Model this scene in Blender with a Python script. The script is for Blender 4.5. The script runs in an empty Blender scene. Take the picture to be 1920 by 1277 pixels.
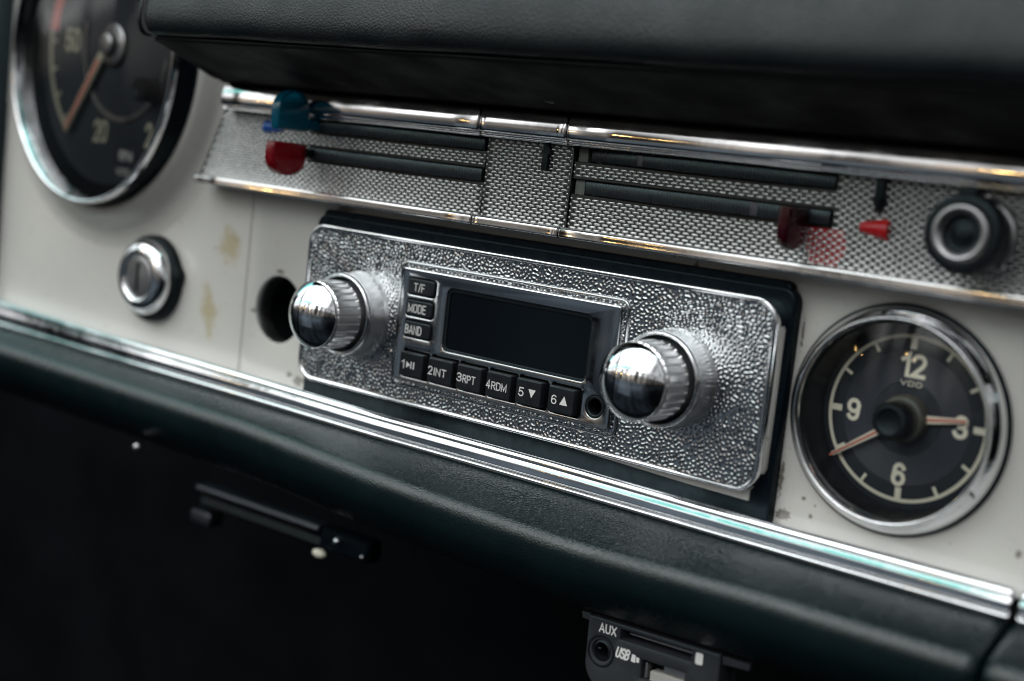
import bpy, bmesh, math, random
import numpy as np
from mathutils import Matrix, Vector
S = 0.001                      # all coordinates below are millimetres
rng = random.Random(7)
scn = bpy.context.scene
C = scn.collection

# ------------------------------------------------------------------ camera
cam_d = bpy.data.cameras.new('camera')
cam = bpy.data.objects.new('camera', cam_d)
C.objects.link(cam)
scn.camera = cam
right = Vector((0.77050410, 0.62796629, 0.10946130))
fwd = Vector((-0.61621565, 0.77772891, -0.12416127))
up = Vector((-0.16310030, 0.02821500, 0.98620596))
m = Matrix.Identity(4)
for i in range(3):
    m[i][0] = right[i]; m[i][1] = up[i]; m[i][2] = -fwd[i]
m.translation = Vector((280.553, -351.589, 57.342)) * S
cam.matrix_world = m
cam_d.sensor_width = 36; cam_d.lens = 52.707
cam_d.clip_start = 0.005; cam_d.clip_end = 50
cam_d.dof.use_dof = True
cam_d.dof.focus_distance = 0.442
cam_d.dof.aperture_fstop = 6.6

# ------------------------------------------------------------------ world
scn.view_settings.view_transform = 'Standard'
scn.view_settings.look = 'None'
scn.view_settings.exposure = 0
scn.view_settings.gamma = 1
scn.view_settings.use_curve_mapping = False
scn.cycles.filter_width = 1.15
world = bpy.data.worlds.new('World'); scn.world = world
world.use_nodes = True
wt = world.node_tree; wt.nodes.clear()
def wn(t, **k):
    n = wt.nodes.new(t)
    for a, b in k.items(): setattr(n, a, b)
    return n
def wmath(op, a, b=None, clamp=False):
    n = wn('ShaderNodeMath', operation=op); n.use_clamp = clamp
    for i, v in enumerate((a, b)):
        if v is None: continue
        if isinstance(v, (int, float)): n.inputs[i].default_value = v
        else: wt.links.new(v, n.inputs[i])
    return n.outputs[0]
tc = wn('ShaderNodeTexCoord'); sp = wn('ShaderNodeSeparateXYZ')
wt.links.new(tc.outputs['Generated'], sp.inputs[0])
DX, DY, DZ = sp.outputs
phi = wmath('ARCTAN2', DZ, wmath('MULTIPLY', DY, -1))
t01 = wmath('DIVIDE', wmath('ADD', phi, math.pi), 2 * math.pi)
ramp = wn('ShaderNodeValToRGB'); wt.links.new(t01, ramp.inputs[0])
stops = [(-180, (.010, .013, .016)), (-100, (.002, .003, .004)), (-40, (.003, .004, .005)), (-24, (.007, .009, .011)), (-13, (.018, .022, .026)),
         (-4, (.010, .013, .015)), (-1, (.05, .046, .042)), (4, (.12, .11, .10)), (10, (.15, .14, .128)), (13, (.20, .19, .18)), (15.5, (.70, .70, .69)), (20, (.78, .79, .785)), (23, (.50, .51, .51)), (29, (.96, .985, .985)), (66, (.97, 1, 1)),
         (74, (.70, .80, .80)), (80, (.16, .42, .40)), (90, (.06, .20, .20)), (98, (.04, .06, .075)), (135, (.03, .045, .055)), (180, (.010, .013, .016))]
el = ramp.color_ramp.elements
while len(el) < len(stops): el.new(0.5)
for e, (d, c) in zip(el, stops):
    e.position = (d + 180) / 360; e.color = (*c, 1)
# window posts, roof bows and dark openings break the light band up
comb = wn('ShaderNodeCombineXYZ'); wt.links.new(wmath('MULTIPLY', DX, 3.1), comb.inputs[0]); wt.links.new(wmath('MULTIPLY', phi, 1.3), comb.inputs[1])
nz = wn('ShaderNodeTexNoise'); nz.inputs['Scale'].default_value = 1.6; nz.inputs['Detail'].default_value = 2
wt.links.new(comb.outputs[0], nz.inputs['Vector'])
mr = wn('ShaderNodeMapRange'); wt.links.new(nz.outputs['Fac'], mr.inputs[0])
mr.inputs[1].default_value = .36; mr.inputs[2].default_value = .58; mr.inputs[3].default_value = .5; mr.inputs[4].default_value = 1.15
def below(a): return wmath('LESS_THAN', phi, math.radians(a))
def above(a): return wmath('GREATER_THAN', phi, math.radians(a))
cm1 = wn('ShaderNodeCombineXYZ'); wt.links.new(wmath('MULTIPLY', DX, 9.5), cm1.inputs[0]); wt.links.new(wmath('MULTIPLY', phi, .9), cm1.inputs[1])
nz1 = wn('ShaderNodeTexNoise'); nz1.inputs['Scale'].default_value = 1.0; nz1.inputs['Detail'].default_value = 1.5
wt.links.new(cm1.outputs[0], nz1.inputs['Vector'])
mr1 = wn('ShaderNodeMapRange'); wt.links.new(nz1.outputs['Fac'], mr1.inputs[0])
for i, v in enumerate((.43, .60, .95, 0)): mr1.inputs[i + 1].default_value = v
opening = wmath('MULTIPLY', mr1.outputs[0], wmath('MULTIPLY', below(24), above(-1)))
rightfade = wn('ShaderNodeMapRange'); wt.links.new(DX, rightfade.inputs[0])
for i, v in enumerate((.22, .55, 0, .86)): rightfade.inputs[i + 1].default_value = v
pillar = wmath('MULTIPLY', wmath('MAXIMUM', wmath('LESS_THAN', wmath('ABSOLUTE', wmath('ADD', DX, .80)), .022), wmath('MULTIPLY', wmath('LESS_THAN', DX, -.80), .55)), below(72))
dark = wmath('SUBTRACT', 1, wmath('MAXIMUM', pillar, wmath('MAXIMUM', opening, rightfade.outputs[0])))
fac = wmath('MULTIPLY', mr.outputs[0], dark)
mixw = wn('ShaderNodeMix', data_type='RGBA', blend_type='MULTIPLY'); mixw.inputs[0].default_value = 1
wt.links.new(ramp.outputs[0], mixw.inputs[6]); wt.links.new(fac, mixw.inputs[7])
bg = wn('ShaderNodeBackground'); bg.inputs['Strength'].default_value = 4.0
# green tinted glass edge low in the left half of the light
band = wmath('MULTIPLY', wmath('LESS_THAN', wmath('ABSOLUTE', wmath('SUBTRACT', phi, wmath('ADD', math.radians(26), wmath('MULTIPLY', DX, -.06)))), math.radians(2.2)), wmath('LESS_THAN', DX, -.22))
mixc = wn('ShaderNodeMix', data_type='RGBA'); wt.links.new(band, mixc.inputs[0]); wt.links.new(mixw.outputs[2], mixc.inputs[6]); mixc.inputs[7].default_value = (.07, .24, .215, 1)
# lit back of a seat below the horizon
seat = wmath('MULTIPLY', wmath('MULTIPLY', below(-3), above(-34)), wmath('MULTIPLY', wmath('GREATER_THAN', DX, -.62), wmath('LESS_THAN', DX, -.16)))
ripple = wmath('ADD', .7, wmath('MULTIPLY', wmath('SINE', wmath('MULTIPLY', DX, 70)), .3))
mixs = wn('ShaderNodeMix', data_type='RGBA', blend_type='ADD'); wt.links.new(wmath('MULTIPLY', seat, ripple), mixs.inputs[0])
wt.links.new(mixc.outputs[2], mixs.inputs[6]); mixs.inputs[7].default_value = (.018, .022, .026, 1)
wt.links.new(mixs.outputs[2], bg.inputs['Color'])
wo = wn('ShaderNodeOutputWorld'); wt.links.new(bg.outputs[0], wo.inputs['Surface'])

# warm hall lamps hanging behind the photographer
def hall_lamp(dx, elev, r, L, col=(1, .62, .22)):
    ld = bpy.data.lights.new('hall_lamp', 'AREA'); ld.shape = 'DISK'; ld.size = 2 * r
    ld.energy = L * math.pi * math.pi * r * r; ld.color = col
    o = bpy.data.objects.new('hall_lamp', ld); C.objects.link(o)
    e = math.radians(elev); h = math.sqrt(max(0, 1 - dx * dx))
    d = Vector((dx, -h * math.cos(e), h * math.sin(e)))
    o.location = d * 2.6
    o.rotation_euler = d.to_track_quat('Z', 'Y').to_euler()
for a in ((-.76, 11, .024, 30), (-.57, 11.5, .020, 34), (-.535, 10, .012, 34), (-.31, 12.5, .024, 34), (-.265, 11, .016, 34)):
    hall_lamp(*a)

# ------------------------------------------------------------------ materials
class M:
    def __init__(s, name, base, rough=.5, metal=0, **kw):
        s.m = bpy.data.materials.new(name); s.m.use_nodes = True
        s.t = s.m.node_tree; s.b = s.t.nodes['Principled BSDF']
        s.b.inputs['Base Color'].default_value = (*base, 1)
        s.b.inputs['Roughness'].default_value = rough
        s.b.inputs['Metallic'].default_value = metal
        for k, v in kw.items(): s.b.inputs[k.replace('_', ' ')].default_value = v
        s._tc = None
    def n(s, t, **k):
        n = s.t.nodes.new(t)
        for a, b in k.items(): setattr(n, a, b)
        return n
    def l(s, a, b): s.t.links.new(a, b)
    def math(s, op, a, b=None, c=None, clamp=False):
        n = s.n('ShaderNodeMath', operation=op); n.use_clamp = clamp
        for i, v in enumerate((a, b, c)):
            if v is None: continue
            if isinstance(v, (int, float)): n.inputs[i].default_value = v
            else: s.l(v, n.inputs[i])
        return n.outputs[0]
    @property
    def obj(s):
        if not s._tc: s._tc = s.n('ShaderNodeTexCoord')
        return s._tc.outputs['Object']
    def noise(s, scale, detail=3, rough=.5, vec=None, dist=0):
        n = s.n('ShaderNodeTexNoise'); n.inputs['Scale'].default_value = scale; n.inputs['Detail'].default_value = detail
        n.inputs['Roughness'].default_value = rough; n.inputs['Distortion'].default_value = dist
        s.l(vec or s.obj, n.inputs['Vector']); return n.outputs['Fac']
    def maprange(s, v, a, b, c, d):
        n = s.n('ShaderNodeMapRange'); s.l(v, n.inputs[0])
        for i, q in enumerate((a, b, c, d)): n.inputs[i + 1].default_value = q
        return n.outputs[0]
    def mix(s, f, a, b, mode='MIX'):
        n = s.n('ShaderNodeMix', data_type='RGBA', blend_type=mode)
        for i, v in ((0, f), (6, a), (7, b)):
            if isinstance(v, (int, float)): n.inputs[i].default_value = v
            elif isinstance(v, tuple): n.inputs[i].default_value = (*v, 1)
            else: s.l(v, n.inputs[i])
        return n.outputs[2]
    def bump(s, h, dist, strength=1, normal=None):
        n = s.n('ShaderNodeBump'); n.inputs['Strength'].default_value = strength; n.inputs['Distance'].default_value = dist
        s.l(h, n.inputs['Height'])
        if normal: s.l(normal, n.inputs['Normal'])
        return n.outputs[0]
    def scaled(s, v):
        n = s.n('ShaderNodeMapping'); n.inputs['Scale'].default_value = v; s.l(s.obj, n.inputs['Vector']); return n.outputs[0]

def chrome_mat(name, base=(.80, .81, .83), rough=.06, wear=.10, aniso=None):
    k = M(name, base, rough, 1)
    n1 = k.noise(90, 4, .6); n2 = k.noise(900, 3, .6, k.scaled((1, 1, .08)) if aniso is None else k.scaled(aniso))
    r = k.math('ADD', k.maprange(n1, .45, .72, rough, rough + wear), k.maprange(n2, .55, .75, 0, wear * .8))
    k.l(r, k.b.inputs['Roughness'])
    k.l(k.bump(k.noise(160, 2), .00006, .35), k.b.inputs['Normal'])
    return k.m
MAT = {}
MAT['chrome'] = chrome_mat('polished_chrome')
MAT['chrome_worn'] = chrome_mat('worn_chrome', (.74, .74, .75), .065, .10, (.05, 1, 1))
MAT['bezel_chrome'] = chrome_mat('smoked_chrome', (.50, .515, .53), .10, .10)
MAT['steel'] = chrome_mat('dull_steel', (.42, .42, .43), .32, .15)
MAT['satin'] = chrome_mat('satin_chrome', (.86, .865, .87), .30, .10)
MAT['satin_side'] = chrome_mat('satin_collar', (.80, .805, .81), .28, .12)
MAT['dark_steel'] = chrome_mat('dark_steel', (.10, .105, .12), .4, .1)
k = M('crinkle_chrome', (.47, .485, .505), .13, 1)
k.l(k.maprange(k.noise(700, 3), .4, .75, .10, .19), k.b.inputs['Roughness']); MAT['crinkle'] = k.m
k = M('embossed_aluminium', (.66, .66, .645), .24, 1)
dirt = k.maprange(k.noise(55, 4, .6), .35, .7, 0, 1)
k.l(k.mix(dirt, (.60, .61, .605), (.72, .73, .725)), k.b.inputs['Base Color'])
k.l(k.maprange(k.noise(1500, 2), .3, .8, .18, .34), k.b.inputs['Roughness']); MAT['alu'] = k.m
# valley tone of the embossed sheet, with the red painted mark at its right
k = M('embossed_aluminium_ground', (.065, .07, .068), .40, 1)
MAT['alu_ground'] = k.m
k = M('red_valley_paint', (.40, .008, .014), .35); MAT['red_paint'] = k.m

def plastic(name, base, rough, spec=.5, grain=0, gd=.00004):
    k = M(name, base, rough); k.b.inputs['Specular IOR Level'].default_value = spec; k.b.inputs['Specular Tint'].default_value = (.68, .95, 1, 1)
    k.l(k.maprange(k.noise(260, 4, .65), .35, .75, rough * .8, min(1, rough * 1.35)), k.b.inputs['Roughness'])
    if grain: k.l(k.bump(k.noise(grain, 3), gd, .5), k.b.inputs['Normal'])
    return k.m
MAT['black'] = plastic('black_plastic', (.008, .009, .011), .38, .28, 3000)
MAT['button'] = plastic('button_plastic', (.011, .011, .013), .42, .28, 4000, .00002)
MAT['black_paint'] = plastic('black_paint', (.003, .0055, .009), .30, .14, 500, .00005)
MAT['rubber'] = plastic('black_rubber', (.004, .0045, .005), .55, .25)
MAT['screen'] = plastic('dark_screen', (.003, .004, .006), .10, .35)
MAT['grey_plate'] = plastic('anthracite_plastic', (.026, .027, .031), .48, .3, 5000, .00002)
MAT['dial'] = plastic('dial_black', (.026, .029, .035), .5, .3)
k = M('grooved_dial', (.050, .058, .072), .38)
sx = k.n('ShaderNodeSeparateXYZ'); k.l(k.obj, sx.inputs[0])
rr = k.math('SQRT', k.math('ADD', k.math('MULTIPLY', sx.outputs[0], sx.outputs[0]), k.math('MULTIPLY', sx.outputs[2], sx.outputs[2])))
wv = k.math('SINE', k.math('MULTIPLY', rr, 2 * math.pi / .00082))
k.l(k.bump(wv, .00012, 1), k.b.inputs['Normal']); MAT['dial_grooved'] = k.m
MAT['cream_print'] = plastic('cream_print', (.90, .86, .70), .55)
MAT['gauge_print'] = plastic('faded_print', (.40, .385, .29), .55)
MAT['red_print'] = plastic('red_print', (.62, .16, .11), .5)
MAT['dull_red'] = plastic('dull_red_print', (.50, .10, .075), .5)
MAT['amber'] = plastic('flat_amber', (.42, .14, .02), .5)
MAT['grey_print'] = plastic('grey_print', (.66, .66, .65), .5)
MAT['white_print'] = plastic('white_print', (.72, .71, .69), .5)
MAT['port_white'] = plastic('port_white', (.36, .345, .32), .5)
MAT['red_plastic'] = plastic('red_plastic', (.55, .012, .016), .25)
MAT['ribbed'] = plastic('ribbed_plastic', (.022, .023, .026), .30, .7)
MAT['blue_plastic'] = plastic('blue_plastic', (.006, .08, .42), .25)
MAT['grey_block'] = plastic('grey_metal_block', (.17, .18, .165), .6, .4, 2500, .0001)
MAT['khaki'] = plastic('olive_plastic', (.10, .095, .075), .45)
def gem(name, base, tr=.75):
    k = M(name, base, .16); k.b.inputs['Transmission Weight'].default_value = tr; k.b.inputs['IOR'].default_value = 1.46
    k.l(k.bump(k.noise(220, 2), .0004, .5), k.b.inputs['Normal']); return k.m
MAT['blue_gem'] = gem('clear_blue_plastic', (.004, .15, .25), .45)
MAT['red_gem'] = gem('clear_red_plastic', (.26, .003, .011), .5)
MAT['dark_red_gem'] = gem('clear_dark_red_plastic', (.035, .001, .004), .15)
# clear lens: sees through, reflects by Fresnel
k = M('clear_lens', (1, 1, 1), .05)
tr = k.n('ShaderNodeBsdfTransparent'); gl = k.n('ShaderNodeBsdfGlossy'); gl.inputs['Roughness'].default_value = .04
fr = k.n('ShaderNodeFresnel'); fr.inputs['IOR'].default_value = 1.4
mx = k.n('ShaderNodeMixShader'); k.l(fr.outputs[0], mx.inputs[0]); k.l(tr.outputs[0], mx.inputs[1]); k.l(gl.outputs[0], mx.inputs[2])
k.l(mx.outputs[0], k.t.nodes['Material Output'].inputs['Surface']); MAT['lens'] = k.m

def leather(name, base, scale, rough, dist, spec=.36):
    k = M(name, base, rough); k.b.inputs['Specular IOR Level'].default_value = spec
    wob = k.n('ShaderNodeVectorMath', operation='ADD')
    wn_ = k.n('ShaderNodeTexNoise'); wn_.inputs['Scale'].default_value = scale * .6; k.l(k.obj, wn_.inputs['Vector'])
    sc = k.n('ShaderNodeVectorMath', operation='SCALE'); sc.inputs['Scale'].default_value = .9 / scale; k.l(wn_.outputs['Color'], sc.inputs[0])
    k.l(k.obj, wob.inputs[0]); k.l(sc.outputs[0], wob.inputs[1])
    v = k.n('ShaderNodeTexVoronoi', feature='DISTANCE_TO_EDGE'); v.inputs['Scale'].default_value = scale; k.l(wob.outputs[0], v.inputs['Vector'])
    h = k.maprange(v.outputs['Distance'], 0, .32, 0, 1)
    h2 = k.math('ADD', h, k.math('MULTIPLY', k.noise(scale * .22, 4, .6, k.scaled((1.3, 1, .7))), 1.6))
    k.l(k.bump(h2, dist, .8), k.b.inputs['Normal'])
    k.l(k.maprange(k.noise(60, 4), .3, .75, rough * .82, rough * 1.25), k.b.inputs['Roughness'])
    k.l(k.mix(k.maprange(k.noise(35, 4), .3, .7, 0, 1), tuple(c * .8 for c in base), tuple(c * 1.25 for c in base)), k.b.inputs['Base Color'])
    return k.m
MAT['leather'] = leather('black_grained_leather', (.0062, .0090, .0105), 900, .42, .00008, .30)
MAT['leather2'] = leather('black_bolster_leather', (.0032, .0092, .0108), 1100, .27, .00006, .50)
MAT['under'] = leather('underside_vinyl', (.0035, .0038, .0042), 900, .65, .00004, .15)

# cream paint: stains, chips and specks sit where they are on the panel (object coordinates, metres)
k = M('cream_paint', (.53, .52, .48), .30)
k.b.inputs['Coat Weight'].default_value = .25; k.b.inputs['Coat Roughness'].default_value = .15
base = k.mix(k.maprange(k.noise(14, 4, .55), .3, .7, 0, 1), (.472, .464, .436), (.518, .508, .474))
sx = k.n('ShaderNodeSeparateXYZ'); k.l(k.obj, sx.inputs[0])
X, Z = sx.outputs[0], sx.outputs[2]
edge_n = k.noise(150, 4, .7); fine = k.noise(900, 4, .7)
def blob(cx, cz, rx, rz, tilt=0., rough=.55, dia=False, nz_=None):
    ca, sa = math.cos(tilt), math.sin(tilt)
    dx = k.math('SUBTRACT', X, cx * S); dz = k.math('SUBTRACT', Z, cz * S)
    u = k.math('DIVIDE', k.math('ADD', k.math('MULTIPLY', dx, ca), k.math('MULTIPLY', dz, sa)), rx * S)
    v = k.math('DIVIDE', k.math('SUBTRACT', k.math('MULTIPLY', dz, ca), k.math('MULTIPLY', dx, sa)), rz * S)
    d = k.math('ADD', k.math('ABSOLUTE', u), k.math('ABSOLUTE', v)) if dia else k.math('SQRT', k.math('ADD', k.math('MULTIPLY', u, u), k.math('MULTIPLY', v, v)))
    d = k.math('ADD', d, k.math('MULTIPLY', k.math('SUBTRACT', nz_ or edge_n, .5), rough * 2.6))
    return k.maprange(d, (.42 if dia else .72), 1.0, 1, 0)
for a in ((-140, 12.3, 7.5, 11.5, .5, .8, True), (-149, -13, 6.2, 14, .18, .8, True)):
    base = k.mix(k.math('MULTIPLY', blob(*a), k.maprange(fine, .3, .62, .5, .95)), base, (.37, .315, .175))
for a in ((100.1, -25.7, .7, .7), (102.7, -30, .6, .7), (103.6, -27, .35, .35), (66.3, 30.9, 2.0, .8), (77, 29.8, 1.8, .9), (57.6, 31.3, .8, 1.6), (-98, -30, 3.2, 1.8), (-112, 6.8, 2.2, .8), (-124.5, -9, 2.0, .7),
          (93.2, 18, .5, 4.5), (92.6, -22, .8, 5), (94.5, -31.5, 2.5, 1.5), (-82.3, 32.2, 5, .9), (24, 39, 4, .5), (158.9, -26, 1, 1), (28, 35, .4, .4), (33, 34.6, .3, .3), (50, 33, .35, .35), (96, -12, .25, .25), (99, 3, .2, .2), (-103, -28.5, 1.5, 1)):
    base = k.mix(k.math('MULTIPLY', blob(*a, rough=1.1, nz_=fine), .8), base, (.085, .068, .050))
specks = k.math('GREATER_THAN', k.noise(420, 2, .5), .735)
base = k.mix(k.math('MULTIPLY', specks, .55), base, (.16, .13, .09))
k.l(base, k.b.inputs['Base Color'])
k.l(k.maprange(edge_n, .3, .7, .24, .42), k.b.inputs['Roughness'])
k.l(k.bump(k.noise(420, 3), .00004, .5), k.b.inputs['Normal'])
MAT['cream'] = k.m
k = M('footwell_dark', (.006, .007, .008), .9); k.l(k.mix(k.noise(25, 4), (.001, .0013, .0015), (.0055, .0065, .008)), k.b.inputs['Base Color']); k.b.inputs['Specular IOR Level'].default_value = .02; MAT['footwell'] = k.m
MAT['navy_trim'] = plastic('dark_trim', (.012, .016, .022), .5)

# ------------------------------------------------------------------ builders
class MB:
    post = None
    def __init__(s): s.bm = bmesh.new()
    def v(s, p): return s.bm.verts.new((p[0], p[1], p[2]))
    def f(s, vs, smooth=True):
        try: fc = s.bm.faces.new(vs)
        except ValueError: return None
        fc.smooth = smooth; return fc
    def loft(s, rings, closed=True, smooth=True, cap0=False, cap1=False):
        R = [[s.v(p) for p in r] for r in rings]
        n = len(R[0])
        for a, b in zip(R[:-1], R[1:]):
            for i in range(n if closed else n - 1):
                j = (i + 1) % n
                s.f((a[i], a[j], b[j], b[i]), smooth)
        if cap0: s.f(R[0], False)
        if cap1: s.f(R[-1], False)
        return R
    def lathe(s, prof, cx=0, cz=0, n=96, cap0=False, cap1=False, rfun=None):
        rings = []
        for q in prof:
            r, y = q[0], q[1]; ring = []
            for i in range(n):
                a = 2 * math.pi * i / n
                rad = rfun(a, r, y) if rfun else r
                ring.append((cx + rad * math.sin(a), y, cz + rad * math.cos(a)))
            rings.append(ring)
        return s.loft(rings, True, True, cap0, cap1)
    def sphere(s, c, r, n=24, sc=(1, 1, 1)):
        rings = []
        for i in range(1, 13):
            t = math.pi * i / 13
            rings.append([(c[0] + sc[0] * r * math.sin(t) * math.cos(2 * math.pi * j / n), c[1] - sc[1] * r * math.cos(t), c[2] + sc[2] * r * math.sin(t) * math.sin(2 * math.pi * j / n)) for j in range(n)])
        s.loft(rings, True, True, True, True)
        for fc in s.bm.faces: fc.smooth = True
    def box(s, x0, x1, y0, y1, z0, z1, bev=0):
        b = bmesh.new(); bmesh.ops.create_cube(b, size=1)
        for v in b.verts:
            v.co = Vector(((x0 + x1) / 2 + v.co.x * (x1 - x0), (y0 + y1) / 2 + v.co.y * (y1 - y0), (z0 + z1) / 2 + v.co.z * (z1 - z0)))
        if bev: bmesh.ops.bevel(b, geom=b.edges[:], offset=bev, segments=3, profile=.6, affect='EDGES')
        for fc in b.faces: fc.smooth = True
        s.join(b)
    def join(s, b):
        mp = {v: s.bm.verts.new(v.co) for v in b.verts}
        for fc in b.faces:
            try: g = s.bm.faces.new([mp[v] for v in fc.verts]); g.smooth = fc.smooth
            except ValueError: pass
        b.free()
    def plate(s, outline, holes=(), y0=0., y1=1., bev=.3, back=False):
        outline = ccw(outline); holes = [ccw(h) for h in holes]
        loops = [(outline, 1)] + [(h, -1) for h in holes]
        fe = []
        for pts, sg in loops:
            lv = [(bev, y0), (bev * .3, y0 + bev * .3), (0, y0 + bev), (0, y1)] if bev else [(0, y0), (0, y1)]
            R = s.loft([[(p[0], y, p[1]) for p in offset(pts, sg * d)] for d, y in lv])
            r0 = R[0]
            for i in range(len(r0)):
                e = s.bm.edges.get((r0[i], r0[(i + 1) % len(r0)]))
                fe.append(e)
        g = bmesh.ops.triangle_fill(s.bm, edges=fe, use_dissolve=False, use_beauty=True, normal=(0, -1, 0))
        for q in g['geom']:
            if isinstance(q, bmesh.types.BMFace): q.smooth = False
    def build(s, name, mat, parent=None, local=False, angle=35):
        o_ = Vector((0, 0, 0))
        if parent is not None and not local: o_ = Vector(parent['_o'])
        if MB.post:
            for v in s.bm.verts: v.co = Vector(MB.post(v.co))
        for v in s.bm.verts: v.co = (v.co - o_) * S
        me = bpy.data.meshes.new(name); s.bm.to_mesh(me); s.bm.free()
        if angle: me.set_sharp_from_angle(angle=math.radians(angle))
        mats = mat if isinstance(mat, (list, tuple)) else [mat]
        for q in mats: me.materials.append(MAT[q])
        o = bpy.data.objects.new(name, me); C.objects.link(o)
        if parent is not None:
            o.parent = parent; o['_o'] = parent['_o'] if not local else (0., 0., 0.)
        return o
def ccw(p):
    a = sum(p[i][0] * p[(i + 1) % len(p)][1] - p[(i + 1) % len(p)][0] * p[i][1] for i in range(len(p)))
    return list(p) if a > 0 else list(p)[::-1]
def offset(pts, d):
    if abs(d) < 1e-9: return pts
    n = len(pts); out = []
    for i in range(n):
        a, b, c = Vector(pts[i - 1]), Vector(pts[i]), Vector(pts[(i + 1) % n])
        e1 = (b - a).normalized(); e2 = (c - b).normalized()
        n1 = Vector((-e1.y, e1.x)); n2 = Vector((-e2.y, e2.x))
        mm = n1 + n2
        if mm.length < 1e-6: mm = n1
        mm.normalize(); q = b + mm * (d / max(.35, mm.dot(n1))); out.append((q.x, q.y))
    return out
def rrect(x0, x1, z0, z1, r, n=8):
    rs = r if isinstance(r, (list, tuple)) else (r,) * 4
    out = []
    for (cx, cz, a0), q in zip(((x1, z0, -90), (x1, z1, 0), (x0, z1, 90), (x0, z0, 180)), rs):
        ccx = cx - q if cx == x1 else cx + q; ccz = cz + q if cz == z0 else cz - q
        for i in range(n + 1):
            a = math.radians(a0 + 90 * i / n); out.append((ccx + q * math.cos(a), ccz + q * math.sin(a)))
    return out
def circle(cx, cz, r, n=64): return [(cx + r * math.cos(2 * math.pi * i / n), cz + r * math.sin(2 * math.pi * i / n)) for i in range(n)]
def thing(name, label, cat, o=(0, 0, 0), rz=0, group=None):
    e = bpy.data.objects.new(name, None); C.objects.link(e); e.empty_display_size = .01
    e.location = Vector(o) * S; e.rotation_euler = (0, 0, rz)
    e['label'] = label; e['category'] = cat; e['_o'] = tuple(float(v) for v in o)
    if group: e['group'] = group
    return e
def sweepx(mb, sections, cap=True):
    """sections: list of (x, [(y,z)...]); closed profile"""
    mb.loft([[(x, p[0], p[1]) for p in pr] for x, pr in sections], True, True, cap, cap)
def shrink(pr, s):
    cy = sum(p[0] for p in pr) / len(pr); cz = sum(p[1] for p in pr) / len(pr)
    return [(cy + (p[0] - cy) * s[0], cz + (p[1] - cz) * s[1]) for p in pr]
def bar(mb, x0, x1, prof, e=.4, n=1):
    xs = [x0 + (x1 - x0) * i / n for i in range(n + 1)]
    sec = [(x0, shrink(prof, (.8, .9))), (x0 + e * .35, shrink(prof, (.94, .97)))] + [(min(max(x, x0 + e), x1 - e), prof) for x in xs] + [(x1 - e * .35, shrink(prof, (.94, .97))), (x1, shrink(prof, (.8, .9)))]
    sweepx(mb, sec)
def smooth_profile(pts, n=4):
    """Catmull-Rom through an open profile"""
    out = []
    P = [pts[0]] + list(pts) + [pts[-1]]
    for i in range(1, len(P) - 2):
        p0, p1, p2, p3 = (np.array(P[i + j], float) for j in (-1, 0, 1, 2))
        for t in np.linspace(0, 1, n, endpoint=False):
            out.append(tuple(.5 * (2 * p1 + (p2 - p0) * t + (2 * p0 - 5 * p1 + 4 * p2 - p3) * t ** 2 + (3 * p1 - p0 - 3 * p2 + p3) * t ** 3)))
    out.append(tuple(map(float, pts[-1]))); return out
def _arc(cx, cy, rx, ry, a0, a1, n=10): return [(cx + rx * math.cos(math.radians(a0 + (a1 - a0) * i / n)), cy + ry * math.sin(math.radians(a0 + (a1 - a0) * i / n))) for i in range(n + 1)]
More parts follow.
